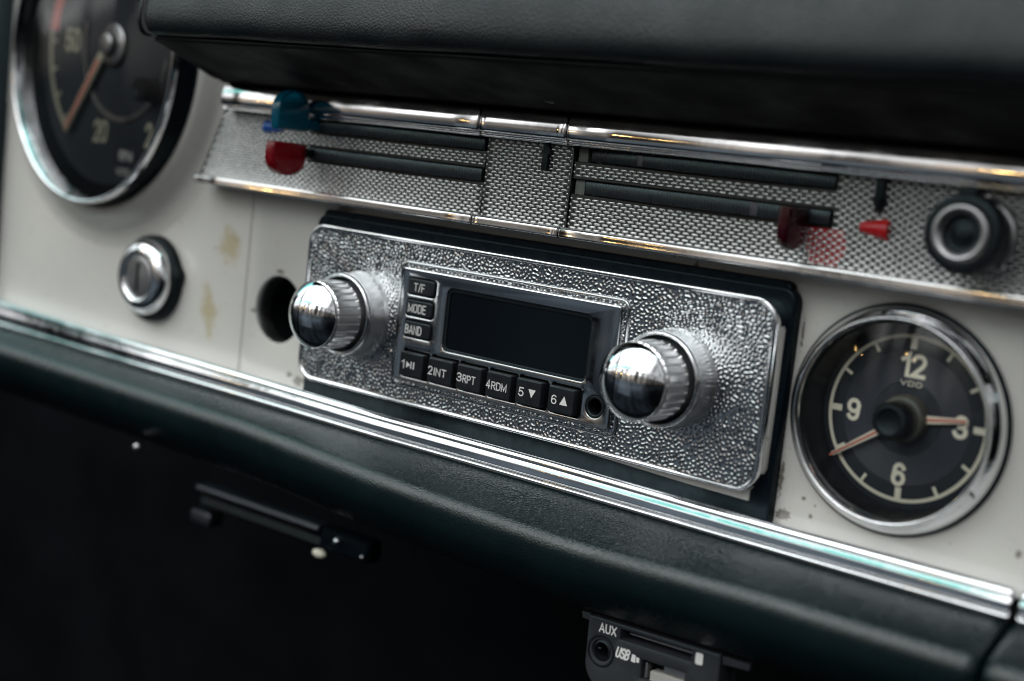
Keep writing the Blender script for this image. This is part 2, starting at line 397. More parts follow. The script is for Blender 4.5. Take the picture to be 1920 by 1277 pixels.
GL = {  # monoline capitals and figures: (advance width, strokes) in a box of height 1
 '0': (.56, [_arc(.28, .70, .28, .30, 0, 180) + _arc(.28, .30, .28, .30, 180, 360) + [(.56, .70)]]),
 '1': (.26, [[(0, .76), (.12, .84), (.26, 1), (.26, 0)]]),
 '2': (.54, [_arc(.27, .73, .27, .27, 170, -25) + [(.44, .48), (.02, .0), (.54, 0)]]),
 '3': (.54, [_arc(.26, .755, .25, .245, 160, -90) + [(.20, .51)], [(.20, .51)] + _arc(.26, .265, .28, .265, 75, -165)]),
 '4': (.58, [[(.42, 0), (.42, 1), (0, .28), (.58, .28)]]),
 '5': (.54, [[(.50, 1), (.09, 1), (.04, .52)] + _arc(.26, .31, .28, .31, 135, -160)]),
 '6': (.56, [[(.50, .86)] + _arc(.28, .72, .25, .28, 40, 180) + _arc(.28, .30, .28, .30, 180, 540)]),
 '9': (.56, [[(.06, .14)] + _arc(.28, .28, .25, .28, 220, 360) + _arc(.28, .70, .28, .30, 0, 360)]),
 'A': (.62, [[(0, 0), (.31, 1), (.62, 0)], [(.12, .30), (.50, .30)]]),
 'B': (.54, [[(0, 0), (0, 1), (.26, 1)] + _arc(.28, .76, .22, .24, 90, -90) + [(0, .52)], [(.28, .52)] + _arc(.28, .26, .26, .26, 90, -90) + [(0, 0)]]),
 'D': (.56, [[(0, 0), (0, 1), (.24, 1)] + _arc(.24, .68, .32, .32, 90, 0) + _arc(.24, .32, .32, .32, 0, -90) + [(0, 0)]]),
 'E': (.46, [[(.46, 1), (0, 1), (0, 0), (.46, 0)], [(0, .52), (.42, .52)]]),
 'F': (.46, [[(.46, 1), (0, 1), (0, 0)], [(0, .50), (.40, .50)]]),
 'I': (.0, [[(0, 0), (0, 1)]]),
 'M': (.70, [[(0, 0), (0, 1), (.35, .12), (.70, 1), (.70, 0)]]),
 'N': (.56, [[(0, 0), (0, 1), (.56, 0), (.56, 1)]]),
 'O': (.60, [_arc(.30, .68, .30, .32, 0, 180) + _arc(.30, .32, .30, .32, 180, 360) + [(.60, .68)]]),
 'P': (.52, [[(0, 0), (0, 1), (.26, 1)] + _arc(.26, .73, .26, .27, 90, -90) + [(0, .46)]]),
 'R': (.54, [[(0, 0), (0, 1), (.26, 1)] + _arc(.26, .75, .26, .25, 90, -90) + [(0, .50)], [(.28, .50), (.54, 0)]]),
 'S': (.52, [_arc(.26, .75, .25, .25, 20, 250, 12) + _arc(.26, .26, .26, .26, 70, -160, 12)]),
 'T': (.56, [[(0, 1), (.56, 1)], [(.28, 1), (.28, 0)]]),
 'U': (.56, [[(0, 1), (0, .30)] + _arc(.28, .30, .28, .30, 180, 360) + [(.56, 1)]]),
 'V': (.60, [[(0, 1), (.30, 0), (.60, 1)]]), 'X': (.58, [[(0, 0), (.58, 1)], [(0, 1), (.58, 0)]]),
 '/': (.28, [[(0, -.04), (.28, 1.04)]])}
def text_bm(mb, body, x0, x1, z0, z1, y, bold=.02, th=.05, shear=0., w=None):
    """lettering drawn as flat ribbons that fill the given box; w = stroke width in mm"""
    w = w or (z1 - z0) * (.13 + bold)
    gap = .24; xs_ = []; tot = 0
    for ch in body: xs_.append(tot); tot += GL[ch][0] + gap
    tot -= gap
    H_ = z1 - z0 - w; sx_ = (x1 - x0 - w - shear * H_) / max(tot, .01); k_ = 0
    for ch, xa in zip(body, xs_):
        for st in GL[ch][1]:
            P = [Vector((x0 + w / 2 + (xa + q[0]) * sx_ + shear * q[1] * H_, z0 + w / 2 + q[1] * H_)) for q in st]
            P = [p for i_, p in enumerate(P) if i_ == 0 or (p - P[i_ - 1]).length > 1e-4]
            n_ = len(P); L_, R_2 = [], []
            cl = (P[0] - P[-1]).length < 1e-3
            for i_ in range(n_):
                a_ = P[i_ - 1] if i_ > 0 else (P[-2] if cl else None); b_ = P[i_ + 1] if i_ < n_ - 1 else (P[1] if cl else None)
                d1 = (P[i_] - a_).normalized() if a_ is not None else None; d2 = (b_ - P[i_]).normalized() if b_ is not None else None
                d1 = d1 or d2; d2 = d2 or d1
                m1 = Vector((-d1.y, d1.x)); m2 = Vector((-d2.y, d2.x)); mm = m1 + m2
                mm = mm.normalized() if mm.length > .05 else m1
                f_ = w / 2 / max(.42, mm.dot(m1)); q0 = P[i_]
                if not cl and i_ == 0: q0 = q0 - d1 * w * .5
                if not cl and i_ == n_ - 1: q0 = q0 + d1 * w * .5
                L_.append(q0 + mm * f_); R_2.append(q0 - mm * f_)
            yy = y - .003 * k_; k_ += 6
            VL = [mb.v((p.x, yy - .0008 * i_, p.y)) for i_, p in enumerate(L_)]; VR = [mb.v((p.x, yy - .0008 * i_, p.y)) for i_, p in enumerate(R_2)]
            for i_ in range(n_ - 1): mb.f((VL[i_], VL[i_ + 1], VR[i_ + 1], VR[i_]), False)
def poly_bm(mb, pts, y): mb.f([mb.v((p[0], y, p[1])) for p in pts], False)

# ------------------------------------------------------------------ footwell and dashboard panel
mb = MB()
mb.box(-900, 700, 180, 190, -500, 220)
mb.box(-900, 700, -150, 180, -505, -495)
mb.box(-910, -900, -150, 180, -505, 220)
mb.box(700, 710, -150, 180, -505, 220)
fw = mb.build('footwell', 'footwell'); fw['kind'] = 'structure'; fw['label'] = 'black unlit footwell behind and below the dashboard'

GC = (-215.7, -5, 77); GYAW = math.radians(-4)
dash = thing('dashboard_panel', 'cream painted metal dashboard panel with yellowed stains and chipped paint', 'dashboard', (0, 9, 0))
mb = MB()
mb.plate([(-288, -36), (-129.75, -36), (-129.75, 76), (-147, 100), (-147, 140), (-288, 140)], [circle(-215.5, 77, 61, 96)], 9, 10.6, .35)
mb.build('panel_section', 'cream', dash)
mb = MB()
mb.plate([(-129.3, -36), (240, -36), (240, 76), (-129.3, 76)], [circle(-111.6, -6.7, 11.9), circle(122.8, .3, 27.5, 64), rrect(-88, 88, -26, 26, 3)], 9, 10.6, .35)
mb.build('panel_section', 'cream', dash)
mb = MB(); mb.lathe([(11.95, 9.6), (11.6, 10.2), (11.5, 13), (11.9, 16)], -111.6, -6.7, 64)
mb.build('hole_flange', 'steel', dash)
mb = MB(); mb.lathe([(13, 14), (13, 45), (.01, 45)], -111.6, -6.7, 40); mb.build('hole_dark_cup', 'rubber', dash)  # black cup added behind the hole so that it stays dark
# swelling round the big gauge
mb = MB()
mb.lathe(smooth_profile([(57.9, 8), (57.8, 3.6), (58.3, 1.9), (59.8, 1.3), (61.5, 1.9), (63.6, 4.2), (66.6, 7.4), (70.5, 8.75), (76, 9.05)], 5), -215.5, 77, 128)
o = mb.build('gauge_surround', 'cream', dash, angle=60)
# cream edge of the radio opening, chipped, peeping out below and right of the radio
mb = MB(); mb.plate([(-8, -25.5), (86.0, -25.5), (86.0, -29.2), (66, -28.9), (30.6, -27.6), (-3, -26.4)], [], 4.2, 7, .25)
mb.build('opening_edge', 'cream', dash)
mb = MB(); mb.plate([(84, -26.2), (86.3, -26.1), (89.1, -21.9), (90.2, -19.6), (90.25, -12), (90.15, 18.5), (89.3, 20.2), (84, 20.2)], [], 2.6, 4.9, .25)
mb.build('opening_edge', 'cream', dash)

t = thing('edge_trim', 'dark blurred upright trim along the left end of the cream dashboard', 'trim', (-292, 5, 40))
mb = MB(); mb.box(-298, -288.5, 2, 14, -40, 150, 2); mb.build('trim_body', 'navy_trim', t)

# ------------------------------------------------------------------ big round gauge (local coordinates, lip in y = 0)
g = thing('round_gauge', 'large round gauge with chrome bezel, red zone and needle pointing lower left', 'gauge', GC, GYAW)
mb = MB()
mb.lathe(smooth_profile([(54.9, 4.4), (55.3, 2.8), (55.8, 1.2), (56.2, .3), (56.7, 0), (57.2, .4), (57.5, 1.4), (57.6, 2.6)], 5), 0, 0, 160)
mb.build('bezel', 'chrome', g, True, 60)
mb = MB(); mb.lathe([(57.5, 2.2), (57.5, 8.2), (57.9, 9.4), (58.6, 9.6)], 0, 0, 128); mb.build('bezel_flank', 'black_paint', g, True)  # dark reflection of the chrome flank put in as black colour
mb = MB(); mb.lathe(smooth_profile([(55.0, 4.3), (53.2, 6.5), (51.2, 9), (49.5, 11.2)], 4), 0, 0, 128); mb.build('inner_wall', 'rubber', g, True)
mb = MB(); mb.lathe([(50.5, 11), (.01, 11)], 0, 0, 96); mb.build('dial', 'dial', g, True)
def ringarc(mb, cx, cz, r0, r1, a0, a1, y, n=60, th=.3):
    P = []
    for i in range(n + 1):
        a = math.radians(a0 + (a1 - a0) * i / n)
        P.append([(cx + q * math.sin(a), yy, cz + q * math.cos(a)) for q, yy in ((r0, y + th), (r0, y), (r1, y), (r1, y + th))])
    mb.loft(P, False, False)
DZ0 = 4.4
mb = MB(); ringarc(mb, 0, DZ0, 44.0, 46.0, 219, 420, 10.8)
for a in range(-135, 75, 15):
    ca, sa = math.cos(math.radians(a)), math.sin(math.radians(a))
    poly_bm(mb, [(r * sa + w * ca, DZ0 + r * ca - w * sa) for r, w in ((44, -.6), (44, .6), (40.5, .6), (40.5, -.6))], 10.75)
mb.build('scale_ring', 'gauge_print', g, True)
mb = MB(); ringarc(mb, 0, DZ0, 40.5, 46.3, 276, 325, 10.6); mb.build('red_zone', 'dull_red', g, True)
for body, x, z, w, h in (('50', -28.5, 5.2, 11, 9.5), ('20', -3.5, -29.2, 10, 9.0), ('2', 29.8, -28.6, 4.8, 9.5)):
    mb = MB(); text_bm(mb, body, x - w / 2, x + w / 2, z - h / 2, z + h / 2, 10.7, .03); mb.build('numeral', 'gauge_print', g, True)
mb = MB(); text_bm(mb, 'RPM', 11, 20, -39.5, -35.5, 10.7); text_bm(mb, 'VDO', 9.5, 18.5, -45, -42.4, 10.7); mb.build('lettering', 'grey_print', g, True)
mb = MB(); ringarc(mb, 10, 5, 28.0, 29.8, 100, 285, 10.2, 80, .8); mb.build('inner_ring', 'steel', g, True)
mb = MB(); poly_bm(mb, [(-36, 34), (-23, 34), (-24, 41), (-35, 41)], 10.7); mb.build('amber_patch', 'amber', g, True)  # flat amber patch near the top of the dial
nd = Vector((-25.5, -29.7)) - Vector((0, DZ0)); nl = nd.length; nd.normalize(); nn = Vector((-nd.y, nd.x))
def strip2(mb, o, d, n_, a, b, w0, w1, y0, y1):
    p = [(o + d * a + n_ * w0), (o + d * b + n_ * w1), (o + d * b - n_ * w1), (o + d * a - n_ * w0)]
    mb.loft([[(q.x, y, q.y) for q in p] for y in (y0, y1)], True, False, True, True)
mb = MB(); strip2(mb, Vector((0, DZ0)), nd, nn, 2, nl + 1, 1.9, 1.3, 8.2, 8.8); nee = mb.build('needle', 'gauge_print', g, True)
mb = MB(); strip2(mb, Vector((0, DZ0)), nd, nn, 8, nl, .75, .55, 8.0, 8.15); mb.build('needle_stripe', 'red_print', nee, True)
mb = MB(); mb.lathe(smooth_profile([(8.5, 10.9), (8.4, 9.3), (7, 8.6), (5.2, 8.4), (4.8, 6.8), (3.6, 5.6), (.01, 5.2)], 4), 2.5, DZ0, 48); mb.build('needle_hub', 'steel', g, True)
mb = MB(); mb.lathe(smooth_profile([(5.6, 11), (5.2, 9.8), (4.6, 9), (4.6, 3.2), (4.0, 2.6), (2.9, 2.9), (1.5, 3.3), (.01, 3.3)], 3), 33, -12, 40); mb.build('reset_knob', 'black', g, True)
mb = MB(); mb.lathe([(.01, -.4), (14, .0), (28, 1.2), (42, 2.8), (55.0, 4.2)], 0, 0, 96); mb.build('lens', 'lens', g, True)

# ------------------------------------------------------------------ ignition lock
t = thing('ignition_lock', 'round chrome ignition lock with key slot in a black gasket', 'lock', (-181.2, 9, -4.8))
mb = MB()
mb.lathe(smooth_profile([(16.6, 9.1), (16.4, 6.2), (15.4, 5.2), (13.6, 5.0)], 3), -181.2, -5.2, 72, rfun=lambda a, r, y: r * (1 + .09 * math.exp(-((a - math.radians(80)) / .16) ** 2) + .06 * math.exp(-((a - math.radians(228)) / .16) ** 2)))
mb.build('gasket', 'rubber', t)
mb = MB(); mb.lathe(smooth_profile([(14.2, 6.6), (14.4, 4.8), (14.0, 2.8), (12.8, 1.1), (11.0, .1), (9.3, -.1), (8.3, .5), (7.9, 1.6)], 5), -181.2, -4.8, 96); mb.build('chrome_ring', 'chrome', t, angle=60)
mb = MB(); mb.lathe(smooth_profile([(8.0, 2.4), (7.8, 1.2), (7.0, .8), (4, .7), (.01, .65)], 4), -181.2, -4.8, 64); cyl = mb.build('lock_cylinder', 'steel', t, angle=60)
mb = MB(); mb.box(-182.1, -180.5, .45, .9, -10.4, .8, .15); mb.build('key_slot', 'rubber', cyl)

# ------------------------------------------------------------------ car radio
radio = thing('car_radio', 'retro car radio with textured chrome faceplate, dark display and two chrome knobs', 'car radio', (0, 0, 0))
mb = MB(); mb.plate(rrect(-91.6, 92, -37, 29.6, 4), [], 5.0, 8.9, .7); mb.plate(rrect(-89.6, 90, 26, 31.4, 2.5), [], 5.6, 8.8, .5)
mb.build('mounting_plate', 'black_paint', radio)
# crinkle finish as a true height field: band-passed noise thresholded into worms
HX, HZ = 89.2, 25.8; stp = .22
nx, nzz = int(2 * HX / stp) + 1, int(2 * HZ / stp) + 1
rs = np.random.RandomState(5)
N = rs.randn(nzz, nx)
fx = np.fft.fftfreq(nx, stp)[None, :]; fz = np.fft.fftfreq(nzz, stp)[:, None]
fr_ = np.sqrt(fx ** 2 + fz ** 2); f0 = 1 / 1.25
flt = np.exp(-((fr_ - f0) / (.30 * f0)) ** 2)
B = np.real(np.fft.ifft2(np.fft.fft2(N) * flt)); B /= B.std()
Hh = np.clip((B - .30) / .85, 0, 1); Hh = Hh * Hh * (3 - 2 * Hh)
lowf = np.real(np.fft.ifft2(np.fft.fft2(rs.randn(nzz, nx)) * np.exp(-(fr_ / .05) ** 2))); lowf /= lowf.std()
xs = np.linspace(-HX, HX, nx); zs = np.linspace(-HZ, HZ, nzz)
XX, ZZ = np.meshgrid(xs, zs)
edge = np.minimum(np.minimum(HX - np.abs(XX), HZ - np.abs(ZZ)), 2.2) / 2.2
YY = .62 - .20 * Hh * np.clip(edge * 1.6, 0, 1) + .012 * lowf - .25 * (1 - np.clip(edge, 0, 1)) ** 2
R_ = 6.2
dxc = np.maximum(np.abs(XX) - (HX - R_), 0); dzc = np.maximum(np.abs(ZZ) - (HZ - R_), 0)
keep = (dxc ** 2 + dzc ** 2) <= (R_ - .1) ** 2
verts = np.stack([XX, YY, ZZ], -1).reshape(-1, 3) * S
idx = np.arange(nx * nzz).reshape(nzz, nx)
q = np.stack([idx[:-1, :-1], idx[:-1, 1:], idx[1:, 1:], idx[1:, :-1]], -1).reshape(-1, 4)
keep &= ~((XX > -43.4) & (XX < 40.3) & (ZZ > -17.8) & (ZZ < 16.8))
kq = keep.reshape(-1)[q].all(1); q = q[kq]
me = bpy.data.meshes.new('faceplate')
me.vertices.add(len(verts)); me.vertices.foreach_set('co', verts.ravel())
me.loops.add(len(q) * 4); me.loops.foreach_set('vertex_index', q.ravel().astype(np.int32))
me.polygons.add(len(q)); me.polygons.foreach_set('loop_start', (np.arange(len(q)) * 4).astype(np.int32))
me.polygons.foreach_set('use_smooth', np.ones(len(q), bool))
me.update(calc_edges=True); me.validate()
me.materials.append(MAT['crinkle'])
fp = bpy.data.objects.new('faceplate', me); C.objects.link(fp); fp.parent = radio; fp['_o'] = (0., 0., 0.)
# smooth chrome rim
mb = MB(); base_o = rrect(-90, 90, -26.6, 26.6, 7, 12)
mb.loft([[(p[0], y, p[1]) for p in offset(base_o, d)] for d, y in ((.3, 5.2), (.25, 2.4), (0, 2.2), (0, .9), (.12, .35), (.4, .03), (.8, 0), (1.2, .12), (1.45, .5), (1.6, 1.1))])
mb.build('chrome_rim', 'chrome', radio, angle=50)

# display bezel with windows
BF = [(-40.75, -29.75, 9.5, 14.5), (-40.75, -29.75, 2.7, 7.7), (-40.75, -29.75, -4.1, .9)]
LB = [(-40.0, -30.0), (-27.8, -17.7), (-15.8, -5.9), (-3.75, 5.9), (7.9, 17.5), (20.2, 29.6)]
holes = [rrect(-24.8, 31.5, -6.3, 13.4, 2.2)] + [rrect(a - .35, b + .35, c - .35, d + .35, (1.4, 1.4, .6, .6), 5) for a, b, c, d in BF]
holes += [rrect(a - .55, b + .85, -17.1, -8.2, .5, 4) for a, b in LB]
holes += [circle(35.7, -12.6, 3.3, 40)]
mb = MB(); mb.plate(rrect(-44.1, 41, -18.6, 17.5, .8), holes, -1.2, 1.0, .38)
bez = mb.build('display_bezel', 'bezel_chrome', radio)
mb = MB(); ol = rrect(-44.1, 41, -18.6, 17.5, .8)
mb.loft([[(p[0], y, p[1]) for p in offset(ol, d)] for d, y in ((-2.2, .7), (-2.1, .05), (-1.8, -.2), (-1.3, -.15), (-1.05, .25), (-.95, .9))])
mb.build('bezel_frame', 'bezel_chrome', bez, angle=50)
mb = MB(); mb.plate([(-43.9, -18.4), (40.8, -18.4), (40.8, 17.3), (-43.9, 17.3)], [circle(35.7, -12.6, 3.1, 32)], .95, 1.4, 0); mb.build('bezel_backing', 'rubber', bez)
mb = MB(); mb.plate(rrect(-24.9, 31.6, -6.4, 13.5, 2.2), [rrect(-23.9, 30.6, -5.6, 12.2, 1.6)], -.55, .8, .25); mb.build('screen_frame', 'black', bez)
mb = MB(); mb.plate(rrect(-24.4, 31.1, -5.9, 12.8, 1.8), [], -.05, .8, 0); mb.build('display_screen', 'screen', bez)
def tri(a, b, c): return [a, b, c]
LET = {0: [('T/F', -38.3, -33.6, 10.5, 13.1)], 1: [('MODE', -39.9, -32.3, 3.7, 6.5)], 2: [('BAND', -40.3, -33.2, -3.2, -.3)]}
for i, (a, b, c, d) in enumerate(BF):
    mb = MB(); mb.plate(rrect(a, b, c, d, (1.1, 1.1, .4, .4), 5), [], -1.75, .8, .45); bt = mb.build('push_button', 'button', radio)
    mb = MB()
    for q_ in LET[i]: text_bm(mb, *q_, -1.79, -.012)
    mb.build('lettering', 'grey_print', bt)
def b_text(i):
    mb = MB(); y = -3.24; z0, z1 = -14.15, -11.4
    T = lambda s_, x0, x1, zz0=z0, zz1=z1: text_bm(mb, s_, x0, x1, zz0, zz1, y, -.005)
    if i == 0:
        T('1', -39.0, -37.8); poly_bm(mb, [(-36.9, -13.8), (-35.2, -12.75), (-36.9, -11.7)], y)
        poly_bm(mb, [(-35.1, -13.9), (-34.65, -13.9), (-34.65, -11.6), (-35.1, -11.6)], y); poly_bm(mb, [(-34.0, -13.9), (-33.5, -13.9), (-33.5, -11.6), (-34.0, -11.6)], y)
    if i == 1: T('2', -27.5, -25.7); T('INT', -25.0, -19.9, z0 - .05, z1 - .3)
    if i == 2: T('3', -15.5, -13.5); T('RPT', -13.1, -7.9, z0 - .05, z1 - .3)
    if i == 3: T('4', -3.6, -1.9); T('RDM', -1.5, 4.5, z0 - .05, z1 - .3)
    if i == 4: T('5', 9.1, 11.1); poly_bm(mb, [(12.8, -11.5), (14.1, -14.0), (15.5, -11.5)], y)
    if i == 5: T('6', 21.5, 23.5); poly_bm(mb, [(24.6, -13.9), (27.5, -13.9), (26.15, -11.2)], y)
    return mb
for i, (a, b) in enumerate(LB):
    mb = MB()
    o4 = rrect(a, b, -16.5, -8.85, .45, 4)
    mb.plate(o4, [], -3.2, .8, .42)
    bt = mb.build('push_button', 'button', radio)
    b_text(i).build('lettering', 'white_print' if i > 3 else 'grey_print', bt)
mb = MB(); mb.lathe(smooth_profile([(3.4, .6), (3.3, -.9), (2.9, -1.15), (2.35, -.9), (2.25, .2), (2.2, 6)], 3), 35.7, -12.6, 48); jk = mb.build('audio_socket', 'black', radio)
mb = MB(); mb.lathe([(2.3, 5.5), (.01, 5.5)], 35.7, -12.6, 24); mb.build('socket_bore', 'rubber', jk)
# knobs
def knob(cx, cz):
    mb = MB(); NF = 28
    def rf(a, r, y):
        if -18.6 < y < -9.4:
            w = abs(((a / (2 * math.pi) * NF) % 1) - .5)
            return r - 1.0 * max(0, min(1, (.17 - w) / .06)) * (1 if -18.2 < y < -10 else .25)
        return r
    mb.lathe([(10.7, -5.0), (10.7, -8.8), (11.1, -9.4), (11.15, -10.2), (11.1, -14), (10.95, -17.8), (10.75, -18.5), (10.2, -18.9), (9.6, -19.2)], cx, cz, 28 * 14, rfun=rf)
    k1 = mb.build('control_knob', 'satin', radio, angle=28)
    mb = MB(); mb.lathe(smooth_profile([(14.1, .7), (13.75, -.3), (13.5, -1.5), (13.4, -6.2), (13.2, -6.7)], 4), cx, cz, 96); mb.build('knob_collar', 'satin_side', k1, angle=60)
    mb = MB(); mb.lathe(smooth_profile([(13.3, -6.3), (13.5, -7.0), (13.35, -7.8), (12.9, -8.3), (12.4, -8.2), (12.15, -7.6), (12.1, -6.4), (12.1, -5.0)], 4), cx, cz, 96); mb.build('collar_lip', 'chrome', k1, angle=60)
    mb = MB(); mb.lathe([(12.2, -5.2), (10.2, -5.2)], cx, cz, 64); mb.build('gap_shade_ring', 'rubber', k1)  # black ring added in the groove, its shade put into the colour
    mb = MB(); pr_ = [(9.6, -19.2), (10.2, -19.3), (10.62, -19.6), (10.68, -20.0), (10.5, -20.3)]; RS = 13.6
    for i in range(1, 17):
        th_ = math.asin(10.45 / RS) * (1 - i / 16); pr_.append((max(.01, RS * math.sin(th_)), -20.35 - (RS * math.cos(th_) - RS * math.cos(math.asin(10.45 / RS)))))
    mb.lathe(pr_, cx, cz, 96, rfun=lambda a, r, y: r + (.12 * max(0, math.cos(a * 40)) if -20.2 < y < -19.25 else 0)); mb.build('knob_cap', 'chrome', k1, angle=60)
knob(-64, -.8); knob(60, .2)

# ------------------------------------------------------------------ heater control panel
hp = thing('heater_panel', 'embossed aluminium heater control panel with chrome rails and sliding levers', 'control panel', (0, 3, 50))
SLOT = ((47.2, 51.5), (56.7, 60.7))
pieces = {
 'l': [(-153.3, 36.6), (-18.35, 36.6), (-18.35, 47.2), (-96.5, 47.2), (-96.5, 51.5), (-18.35, 51.5), (-18.35, 56.7), (-96.5, 56.7), (-96.5, 60.7), (-18.35, 60.7), (-18.35, 62.4), (-141.4, 62.4)],
 'c': [(-18.0, 36.6), (15.15, 36.6), (15.15, 62.4), (-18.0, 62.4)],
 'r': [(15.5, 36.6), (190, 36.6), (190, 62.4), (15.5, 62.4), (15.5, 60.7), (100.4, 60.7), (100.4, 56.7), (15.5, 56.7), (15.5, 51.5), (100.2, 51.5), (100.2, 47.2), (15.5, 47.2)]}
def inside(p, poly):
    c = False; x, z = p
    for i in range(len(poly)):
        (x0, z0), (x1, z1) = poly[i - 1], poly[i]
        if (z0 > z) != (z1 > z) and x < (x1 - x0) * (z - z0) / (z1 - z0) + x0: c = not c
    return c
def pad(mb, x, z, y, a=1.18, b=.40, h=.42):
    outl = []
    for i in range(12):
        t_ = 2 * math.pi * i / 12; cs, sn = math.cos(t_), math.sin(t_)
        outl.append((a * math.copysign(abs(cs) ** .8, cs), b * math.copysign(abs(sn) ** .8, sn)))
    rings = [[(x + u * s_, y - hh, z + w * s_) for u, w in outl] for s_, hh in ((1, 0), (.84, h * .55), (.5, h * .9))]
    R = mb.loft(rings)
    c = mb.v((x, y - h, z))
    for i in range(12): mb.f((R[-1][i], R[-1][(i + 1) % 12], c))
for key, poly in pieces.items():
    yf = 3.0 if key != 'c' else 2.7
    mb = MB(); mb.plate(poly, [], yf, 6, .25)
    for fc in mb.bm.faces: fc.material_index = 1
    pit, row = 2.9, .955
    x0 = min(p[0] for p in poly); x1 = max(p[0] for p in poly)
    r_ = 0; z = 37.35
    while z < 62.2:
        x = math.floor(x0 / pit) * pit + (pit / 2 if r_ % 2 else 0)
        while x < x1:
            if all(inside((x + dx, z + dz), poly) for dx in (-.95, .95) for dz in (-.42, .42)):
                pad(mb, x, z, yf, 1.24 + rng.uniform(-.03, .03), .43, .42 + rng.uniform(-.03, .03))
            elif all(inside((x + dx, z + dz), poly) for dx in (-.42, .42) for dz in (-.42, .42)):
                pad(mb, x, z, yf, .42, .40, .34)
            x += pit
        z += row; r_ += 1
    mb.build('embossed_plate', ['alu', 'alu_ground'], hp, angle=60)
# red painted mark in the valleys beside the red lever
mb = MB(); mb.plate([(95.5, 37.4), (103.2, 37.4), (105.6, 42), (104, 46.6), (93.5, 46.6), (93.0, 43)], [], 2.93, 2.99, 0)
mb.build('red_marking', 'red_paint', hp)
mb = MB(); mb.box(-97, -17, 12, 13, 46, 62); mb.box(15, 101, 12, 13, 46, 62)
for x in (-96.7, 100.6): mb.box(x - .3, x + .3, 5.5, 12.5, 46, 62)
mb.build('slot_liner', 'rubber', hp)
for z0, z1 in SLOT:
    mb = MB(); mb.box(15.7, 19.2, 4.4, 8, z0 - .2, z1 + .2, .2); mb.build('end_block', 'grey_block', hp)
def slider(xa, xb, zc, half, sag, marks, ymid, ctr):
    mb = MB(); n = int((xb - xa) / .28); P = []
    for i in range(n + 1):
        x = xa + (xb - xa) * i / n
        y = ymid + sag * ((x - ctr) / (.5 * (xb - xa))) ** 2
        rib = .16 if (i % 4) < 2 else 0
        P.append((x, y - rib))
    rings = [[(x, y + .55, zc - half), (x, y + .12, zc - half + .12), (x, y, zc - half + .4), (x, y, zc + half - .4), (x, y + .12, zc + half - .12), (x, y + .55, zc + half), (x, 11, zc + half), (x, 11, zc - half)] for x, y in P]
    mb.loft(rings, True, True, True, True)
    sl = mb.build('ribbed_slider', 'ribbed', hp, angle=25)
    for x0, x1 in marks:
        mb = MB()
        yy = ymid + sag * (((x0 + x1) / 2 - ctr) / (.5 * (xb - xa))) ** 2 - .2
        mb.box(x0, x1, yy, yy + .6, zc - half + .2, zc + half - .2, .1); mb.build('index_mark', 'dark_steel', sl)
slider(-96, -18.6, 58.7, 1.75, 1.6, [], .6, -55)
slider(-96, -18.6, 49.3, 1.9, 1.6, [], .6, -55)
slider(20.6, 100.0, 58.7, 1.7, 3.2, [(38.6, 40.4)], .3, 66)
slider(20.2, 99.8, 49.3, 1.9, 3.0, [(77.2, 79.6)], .0, 64)
def fin(x0, x1, pts, name, mat, label):
    """thin lever tab: outline in the y-z plane, thickness along x"""
    mb = MB(); pts = ccw(pts); bv = .9
    rings = [[(x, p[0], p[1]) for p in offset(pts, d)] for x, d in ((x0, bv), (x0 + bv * .3, bv * .3), (x0 + bv, 0), (x1 - bv, 0), (x1 - bv * .3, bv * .3), (x1, bv))]
    mb.loft(rings, True, True, True, True)
    o = mb.build(name, mat, hp, angle=50); o['label'] = label
def arc_pts(cy, cz, ry, rz, a0, a1, n=14): return [(cy + ry * math.cos(math.radians(a0 + (a1 - a0) * i / n)), cz + rz * math.sin(math.radians(a0 + (a1 - a0) * i / n))) for i in range(n + 1)]
fin(-95.6, -91.4, [(2, 57.2), (-2.8, 57.0), (-2.9, 56.4), (-16.2, 56.4), (-17.0, 58.5)] + arc_pts(-9.9, 62.6, -7.2, 7.0, 0, 180) + [(-2.8, 60.4), (2, 60.4)], 'lever_tab', 'blue_gem', 'translucent blue lever tab pointing up')
fin(-97.0, -92.6, [(-1.6, 52.2), (-16.4, 52.3), (-16.9, 50.5)] + arc_pts(-9.3, 47, -7.6, -5.7, 0, 180), 'lever_tab', 'red_gem', 'translucent red lever tab pointing down')
mb = MB(); mb.box(-96.3, -93.2, -2.2, 3.2, 48.0, 50.8, .4); mb.build('lever_stem', 'black', hp)
fin(91.2, 94.6, [(2.0, 51.2), (-9.4, 51.2), (-9.8, 46)] + arc_pts(-4.0, 45, -5.8, -4.9, 0, 180)[1:], 'lever_tab', 'dark_red_gem', 'dark red lever tab on the lower right slot')
